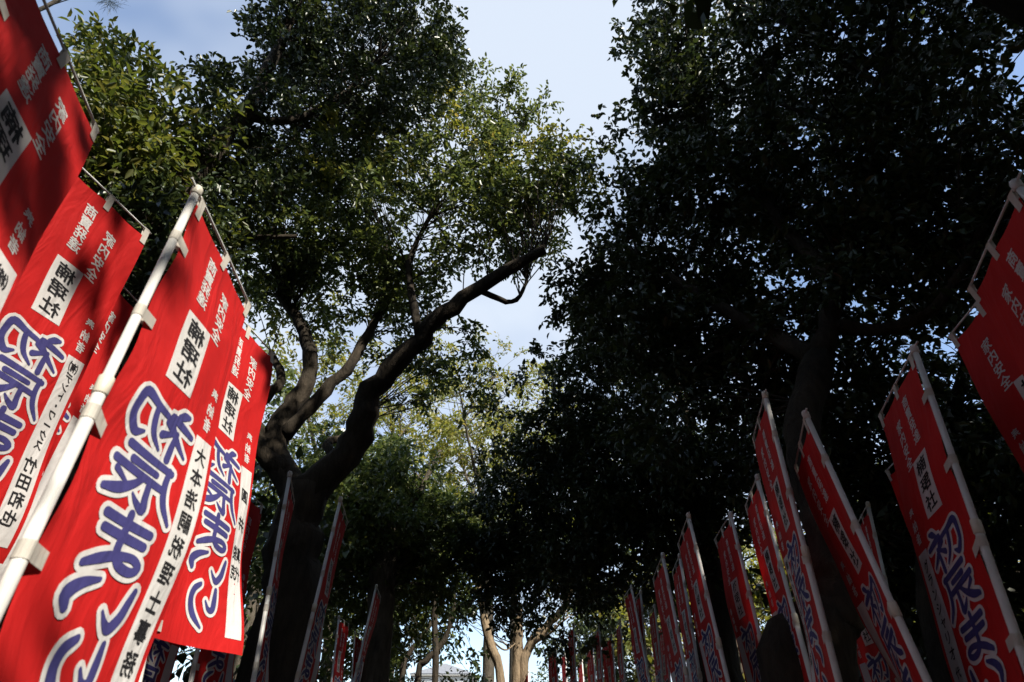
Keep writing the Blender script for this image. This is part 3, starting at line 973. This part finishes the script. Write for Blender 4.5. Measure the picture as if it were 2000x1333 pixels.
# --- right, further on: second dark evergreen closing the vault
t0 = S((1400, 1250, 10.0), (1380, 1100, 10.0), (1340, 980, 10.0))
f0 = ground_under(t0[0])
make_tree('evergreen_tree', 'dense black-green tree hanging over the middle of the right banner row', f0,
          ([f0] + t0, 0.35, 0.22),
          [(S((1345, 990, 10.0), (1240, 900, 10.5), (1140, 840, 11.0), (1080, 760, 11.0)), 0.14, 0.05),
           (S((1345, 990, 10.0), (1220, 1020, 11.0), (1090, 1040, 12.0), (980, 1080, 12.5)), 0.12, 0.04),
           (S((1340, 980, 10.0), (1350, 860, 10.0), (1320, 740, 10.0)), 0.14, 0.05)],
          [B(1200, 760, 10.0, 1.6, 80), B(1120, 880, 11.0, 1.6, 80), B(1050, 980, 12.0, 1.5, 70), B(1250, 940, 10.0, 1.7, 84), B(1180, 1070, 11.0, 1.5, 64),
           B(1000, 1085, 12.5, 1.1, 42), B(1380, 900, 9.6, 1.6, 74), B(1330, 1060, 10.0, 1.4, 50), B(960, 1150, 13.0, 0.8, 22), B(1090, 1140, 12.0, 1.2, 36), B(1190, 640, 9.4, 1.0, 40), B(1510, 930, 9.6, 1.2, 40)],
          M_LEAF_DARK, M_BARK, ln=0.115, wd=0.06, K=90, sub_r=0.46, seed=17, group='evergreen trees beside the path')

# --- right flank behind the banners
t0 = S((1850, 1250, 6.5), (1840, 1000, 6.5), (1830, 850, 6.5))
f0 = ground_under(t0[0])
make_tree('evergreen_tree', 'dark tree behind the katakana strip banner at far right', f0,
          ([f0] + t0, 0.26, 0.16),
          [(S((1835, 880, 6.5), (1870, 760, 6.3), (1900, 640, 6.0)), 0.11, 0.04),
           (S((1835, 900, 6.5), (1740, 800, 6.9), (1660, 700, 7.2), (1655, 600, 7.2)), 0.12, 0.04)],
          [B(1720, 800, 7.4, 1.2, 26), B(1850, 770, 6.6, 1.2, 24), B(1960, 900, 6.2, 1.2, 50), B(1780, 930, 7.4, 1.3, 50), B(1650, 930, 8.0, 1.3, 50), B(1700, 1030, 8.4, 1.0, 30)],
          M_LEAF_DARK, M_BARK, ln=0.11, wd=0.055, K=85, sub_r=0.44, seed=19, group='evergreen trees beside the path')

# --- middle distance, left of the path
t0 = S((740, 1240, 12.5), (748, 1120, 12.5), (760, 1020, 12.5))
f0 = ground_under(t0[0])
make_tree('evergreen_tree', 'shadowy tree right of the forked camphor, filling the lower middle', f0,
          ([f0] + t0, 0.34, 0.2),
          [(S((755, 1060, 12.5), (820, 960, 12.5), (860, 880, 12.5)), 0.1, 0.04), (S((750, 1080, 12.5), (680, 980, 12.8), (640, 900, 13)), 0.1, 0.04)],
          [B(740, 930, 12.6, 1.2, 36), B(690, 990, 12.8, 1.4, 50), B(860, 1040, 12.8, 1.0, 28), B(770, 1030, 12.8, 1.7, 66), B(660, 1060, 13.0, 1.6, 60), B(840, 1110, 13.5, 1.2, 34), B(720, 1170, 14.0, 1.6, 44)],
          M_LEAF_MID, M_BARK_GREY, ln=0.13, wd=0.065, K=85, sub_r=0.5, seed=23, group='evergreen trees beside the path')

# --- bright trees in full sun further along
def far_tree(px, top, y, w, label, seed, leaf=M_LEAF_LIGHT, bark=M_BARK_GREY, m=150, base_py=1280, name='sunlit_tree', K=70, ln=0.19, hmin=0.30):
    p1 = sight(px, base_py, y)
    p2 = sight(px, (top + base_py) * 0.5, y)
    f = ground_under(p1)
    c = sight(px, top, y)
    H = c[2]
    cz = p2[2]
    bl = []
    r = np.random.default_rng(seed)
    for k in range(7):
        a = k * 2.4
        h = hmin + (0.92 - hmin) * r.random()
        bl.append(((p1[0] + math.cos(a) * w * 0.55 * (1.1 - 0.5 * h), y + math.sin(a) * w * 0.5, h * H), (w * 0.5, w * 0.5, w * 0.42), m // 7))
    bl.append(((p1[0], y, H - w * 0.35), (w * 0.45, w * 0.45, w * 0.38), m // 6))
    tp = [f, np.array([p1[0] + 0.1, y, H * 0.3]), np.array([p1[0] - 0.1, y, H * 0.6])]
    lb = [([tp[2], tp[2] + np.array([math.cos(a) * w * 0.3, math.sin(a) * w * 0.3, H * 0.16]), tp[2] + np.array([math.cos(a) * w * 0.5, math.sin(a) * w * 0.5, H * 0.3])], 0.10, 0.03) for a in (0.4, 2.2, 4.3)]
    make_tree(name, label, f, (tp, 0.26, 0.14), lb, bl, leaf, bark, ln=ln, wd=ln * 0.52, K=K, sub_r=0.62, seed=seed, quad=False, group='trees in the distance', twig_r=0.015)


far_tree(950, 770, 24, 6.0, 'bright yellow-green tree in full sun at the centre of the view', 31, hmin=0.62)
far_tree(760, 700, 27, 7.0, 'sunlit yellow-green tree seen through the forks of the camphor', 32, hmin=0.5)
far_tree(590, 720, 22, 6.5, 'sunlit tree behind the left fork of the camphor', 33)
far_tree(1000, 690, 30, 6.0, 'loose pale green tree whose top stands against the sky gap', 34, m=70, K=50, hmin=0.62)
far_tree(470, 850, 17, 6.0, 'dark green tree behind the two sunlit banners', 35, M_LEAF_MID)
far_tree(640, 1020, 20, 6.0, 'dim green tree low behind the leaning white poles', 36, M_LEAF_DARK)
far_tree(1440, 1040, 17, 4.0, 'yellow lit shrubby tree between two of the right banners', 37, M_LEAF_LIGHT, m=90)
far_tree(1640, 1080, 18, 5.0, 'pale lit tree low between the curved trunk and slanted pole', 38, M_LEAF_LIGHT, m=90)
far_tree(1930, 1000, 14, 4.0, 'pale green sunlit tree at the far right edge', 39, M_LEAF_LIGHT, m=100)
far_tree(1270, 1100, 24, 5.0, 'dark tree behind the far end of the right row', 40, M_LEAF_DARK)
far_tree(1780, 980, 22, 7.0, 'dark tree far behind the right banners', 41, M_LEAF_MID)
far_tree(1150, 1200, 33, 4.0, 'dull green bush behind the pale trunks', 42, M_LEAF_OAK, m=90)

# --- slender dark stems left of the house
t0 = S((850, 1333, 17), (849, 1200, 17), (853, 1120, 17), (858, 1060, 17))
f0 = ground_under(t0[0])
make_tree('slender_tree', 'slender dark multi-stemmed tree with a curved stem left of the house', f0,
          ([f0] + t0, 0.09, 0.06),
          [([f0 + np.array([-0.3, 0, 0]), *S((815, 1333, 17), (832, 1292, 17), (868, 1252, 17), (885, 1195, 17), (890, 1120, 17))], 0.10, 0.05),
           ([f0 + np.array([-0.6, 0, 0]), *S((784, 1333, 17), (805, 1268, 17), (845, 1215, 17))], 0.09, 0.05),
           (S((850, 1180, 17), (872, 1120, 17), (880, 1070, 17)), 0.07, 0.03),
           (S((853, 1120, 17), (880, 1090, 17), (900, 1050, 17)), 0.05, 0.03)],
          [B(850, 1050, 17, 1.2, 26), B(900, 1030, 17, 1.0, 20), B(820, 1190, 18, 1.3, 22), B(800, 1080, 18, 1.4, 34)],
          M_LEAF_OAK, M_BARK, ln=0.15, wd=0.075, K=60, sub_r=0.5, seed=51, quad=False)

# --- pale sunlit trunks in the middle
t0 = S((1008, 1333, 19), (1013, 1250, 19), (1012, 1190, 19))
f0 = ground_under(t0[0])
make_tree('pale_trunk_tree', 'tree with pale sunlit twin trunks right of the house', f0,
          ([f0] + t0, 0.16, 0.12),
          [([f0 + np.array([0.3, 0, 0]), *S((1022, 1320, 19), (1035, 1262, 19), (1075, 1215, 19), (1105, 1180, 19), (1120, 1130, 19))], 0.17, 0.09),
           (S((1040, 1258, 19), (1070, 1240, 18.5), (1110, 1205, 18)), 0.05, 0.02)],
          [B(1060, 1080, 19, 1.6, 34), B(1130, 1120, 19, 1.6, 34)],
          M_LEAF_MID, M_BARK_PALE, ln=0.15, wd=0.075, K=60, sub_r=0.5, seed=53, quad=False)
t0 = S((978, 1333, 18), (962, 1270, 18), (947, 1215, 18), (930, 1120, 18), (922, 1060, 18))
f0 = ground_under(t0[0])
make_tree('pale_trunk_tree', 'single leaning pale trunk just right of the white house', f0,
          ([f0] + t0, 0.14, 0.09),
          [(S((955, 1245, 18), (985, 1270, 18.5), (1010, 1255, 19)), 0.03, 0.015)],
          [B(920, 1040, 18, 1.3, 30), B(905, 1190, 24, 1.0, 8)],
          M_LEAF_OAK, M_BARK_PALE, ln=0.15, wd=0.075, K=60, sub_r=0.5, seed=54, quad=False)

# --- the wood around the avenue; trees out of view are added to keep it dim
def wood_tree(x, y, h, blobs, label, seed, leaf=M_LEAF_DARK):
    top = np.array([x, y + 0.1, h * 0.7])
    lb = []
    for c, rad, m in blobs:
        c = np.array(c, float)
        st = np.array([x, y, min(h * 0.65, c[2] * 0.7)])
        md = st + (c - st) * 0.5 + np.array([0.1, -0.1, 0.4])
        lb.append(([st, md, c, c + (c - md) * 0.4], 0.12, 0.03))
    make_tree('evergreen_tree', label, (x, y, 0), ([(x, y, -0.1), (x + 0.1, y, h * 0.4), tuple(top)], 0.30, 0.14), lb,
              [(c, (rad, rad, rad * 0.85), m) for c, rad, m in blobs], leaf, M_BARK, ln=0.225, wd=0.125, K=62, sub_r=0.8, seed=seed, quad=False,
              group='wood around the avenue', twig_r=0.02)


wood_tree(9.5, -0.5, 10, [((9.0, 0.2, 7.0), 3.2, 150), ((8.0, 1.0, 3.6), 2.6, 90), ((8.7, -0.4, 12.0), 2.0, 80), ((5.6, 1.6, 9.8), 1.6, 60), ((6.2, -1.7, 8.0), 1.8, 90), ((9.2, -1.5, 15.0), 2.8, 110), ((7.2, 0.8, 14.6), 2.2, 90), ((11.0, 1.5, 13.5), 2.6, 90)], 'dense shade tree added right of the photographer, outside the view', 61)
wood_tree(6.0, -7.5, 10, [((5.5, -7.0, 8.0), 3.6, 170), ((5.0, -6.5, 3.6), 2.6, 100), ((7.4, -5.8, 11.5), 1.9, 80), ((3.0, -4.2, 9.0), 1.9, 90), ((2.4, -5.0, 9.4), 1.2, 40)], 'dense unseen shade tree added behind the photographer to the right', 62)
wood_tree(-1.0, -9.0, 11, [((-1.0, -7.5, 8.5), 3.6, 170), ((-1.0, -9.5, 3.6), 3.0, 110), ((0.4, -3.4, 11.5), 2.2, 100)], 'dense unseen shade tree added straight behind the photographer', 63)
wood_tree(-6.0, -3.5, 11, [((-5.5, -3.0, 7.5), 3.6, 170), ((-1.8, -2.4, 10.0), 2.4, 110), ((-5.5, -3.0, 3.4), 2.6, 90), ((-0.4, -0.2, 11.6), 2.2, 100)], 'dense unseen shade tree added behind the photographer to the left, boughs overhead', 64)
wood_tree(-8.5, 2.0, 10, [((-9.0, 1.2, 5.6), 2.8, 130), ((-6.4, 1.2, 3.0), 2.2, 80), ((-4.8, -0.8, 9.4), 2.2, 100), ((-2.4, 1.9, 12.4), 2.0, 90)], 'dense shade tree added left of the photographer, outside the view', 65)
wood_tree(6.8, 3.2, 11, [((3.2, 2.3, 12.8), 2.1, 100), ((0.6, 2.6, 13.6), 1.6, 60), ((6.0, 2.6, 12.4), 2.0, 80), ((2.3, 0.4, 8.2), 1.6, 90), ((3.2, 0.6, 11.0), 1.8, 90)], 'tall shade tree at right with boughs added above the view to block sky', 68)
wood_tree(7.5, 5.5, 8, [((9.4, 5.0, 4.2), 2.4, 100), ((6.6, 8.5, 3.2), 2.2, 100), ((9.5, 8.0, 5.0), 2.4, 80)], 'dark undergrowth tree behind the right banner row', 66)
wood_tree(-6.5, 6.5, 8, [((-6.2, 6.2, 3.6), 2.3, 100), ((-6.6, 9.5, 4.0), 2.5, 100)], 'dark undergrowth tree behind the left banner row', 67)

# an outer ring of unseen trees added to block low sky around the avenue
k_ = 0
for (x_, y_, h_, w_) in ((-14, -10, 11, 4.5), (-7, -15, 12, 4.5), (1, -16, 12, 4.5), (9, -14, 12, 4.5), (15, -8, 12, 4.5), (16, 0, 12, 4.5),
                         (-15, -2, 11, 4.5), (-14, 6, 11, 4.2), (-13, 13, 10, 4.0)):
    k_ += 1
    wood_tree(x_, y_, h_, [((x_, y_, h_ * 0.78), w_ * 0.85, 100), ((x_ - 1, y_ + 1, h_ * 0.4), w_ * 0.8, 90), ((x_ + 1.5, y_ - 1, h_ * 0.45), w_ * 0.75, 80)],
              'tall %s tree added in an outer ring to block low sky, %s' % (('first', 'second', 'third', 'fourth', 'fifth', 'sixth', 'seventh', 'eighth', 'last')[k_ - 1], 'behind the photographer' if y_ < -5 else 'deep on the right side' if x_ > 0 else 'deep on the left side'), 80 + k_)

# ------------------------------------------------------------------ house beyond the trees
def house():
    Y = 80.0
    pk = sight(887, 1300, Y)
    ev = sight(926, 1316, Y)
    z_e, z_p = ev[2], pk[2] + 0.15
    half = 3.9
    cx = ev[0] - half
    foot = (cx, Y + 4, 0)
    root = empty('house', foot, 'white house with grey hipped roof far behind the trees', 'house')
    M_WALL = plain_mat('white_render', (0.80, 0.79, 0.76), 0.8, 0.06, 1.0)
    M_ROOF = plain_mat('grey_roof_tile', (0.20, 0.21, 0.23), 0.6, 0.25, 6.0)
    M_TRIM = plain_mat('eave_trim', (0.62, 0.62, 0.60), 0.6, 0.1, 3.0)
    M_PANE = plain_mat('window_glass', (0.03, 0.04, 0.05), 0.1, 0.1, 3.0, 0.8)
    O = np.array(foot)

    def box(nm, x0, x1, y0, y1, z0, z1, mat, par=root):
        V = [(x, y, z) for z in (z0, z1) for (x, y) in ((x0, y0), (x1, y0), (x1, y1), (x0, y1))]
        F = [(3, 2, 1, 0), (4, 5, 6, 7), (0, 1, 5, 4), (1, 2, 6, 5), (2, 3, 7, 6), (3, 0, 4, 7)]
        return mesh_obj(nm, np.array(V) - O, F, mat, par)
    box('wall', cx - half + 0.5, cx + half - 0.5, Y + 0.5, Y + 7.5, 0, z_e - 0.1, M_WALL)
    box('eave', cx - half, cx + half, Y, Y + 8, z_e - 0.18, z_e, M_TRIM)
    h = half + 0.1
    V = [(cx - h, Y - 0.1, z_e), (cx + h, Y - 0.1, z_e), (cx + h, Y + 8.1, z_e), (cx - h, Y + 8.1, z_e), (cx, Y + 3.4, z_p + 0.45), (cx, Y + 4.6, z_p + 0.45)]
    mesh_obj('roof', np.array(V) - O, [(0, 1, 4), (1, 2, 5, 4), (2, 3, 5), (3, 0, 4, 5), (3, 2, 1, 0)], M_ROOF, root)
    for wx in (-2.0, 0.6, 2.2):
        for wz in (1.2, z_e - 2.2):
            w = box('window', cx + wx - 0.6, cx + wx + 0.6, Y + 0.42, Y + 0.55, wz, wz + 1.2, M_TRIM)
            box('pane', cx + wx - 0.52, cx + wx + 0.52, Y + 0.40, Y + 0.5, wz + 0.08, wz + 1.12, M_PANE, w)


house()
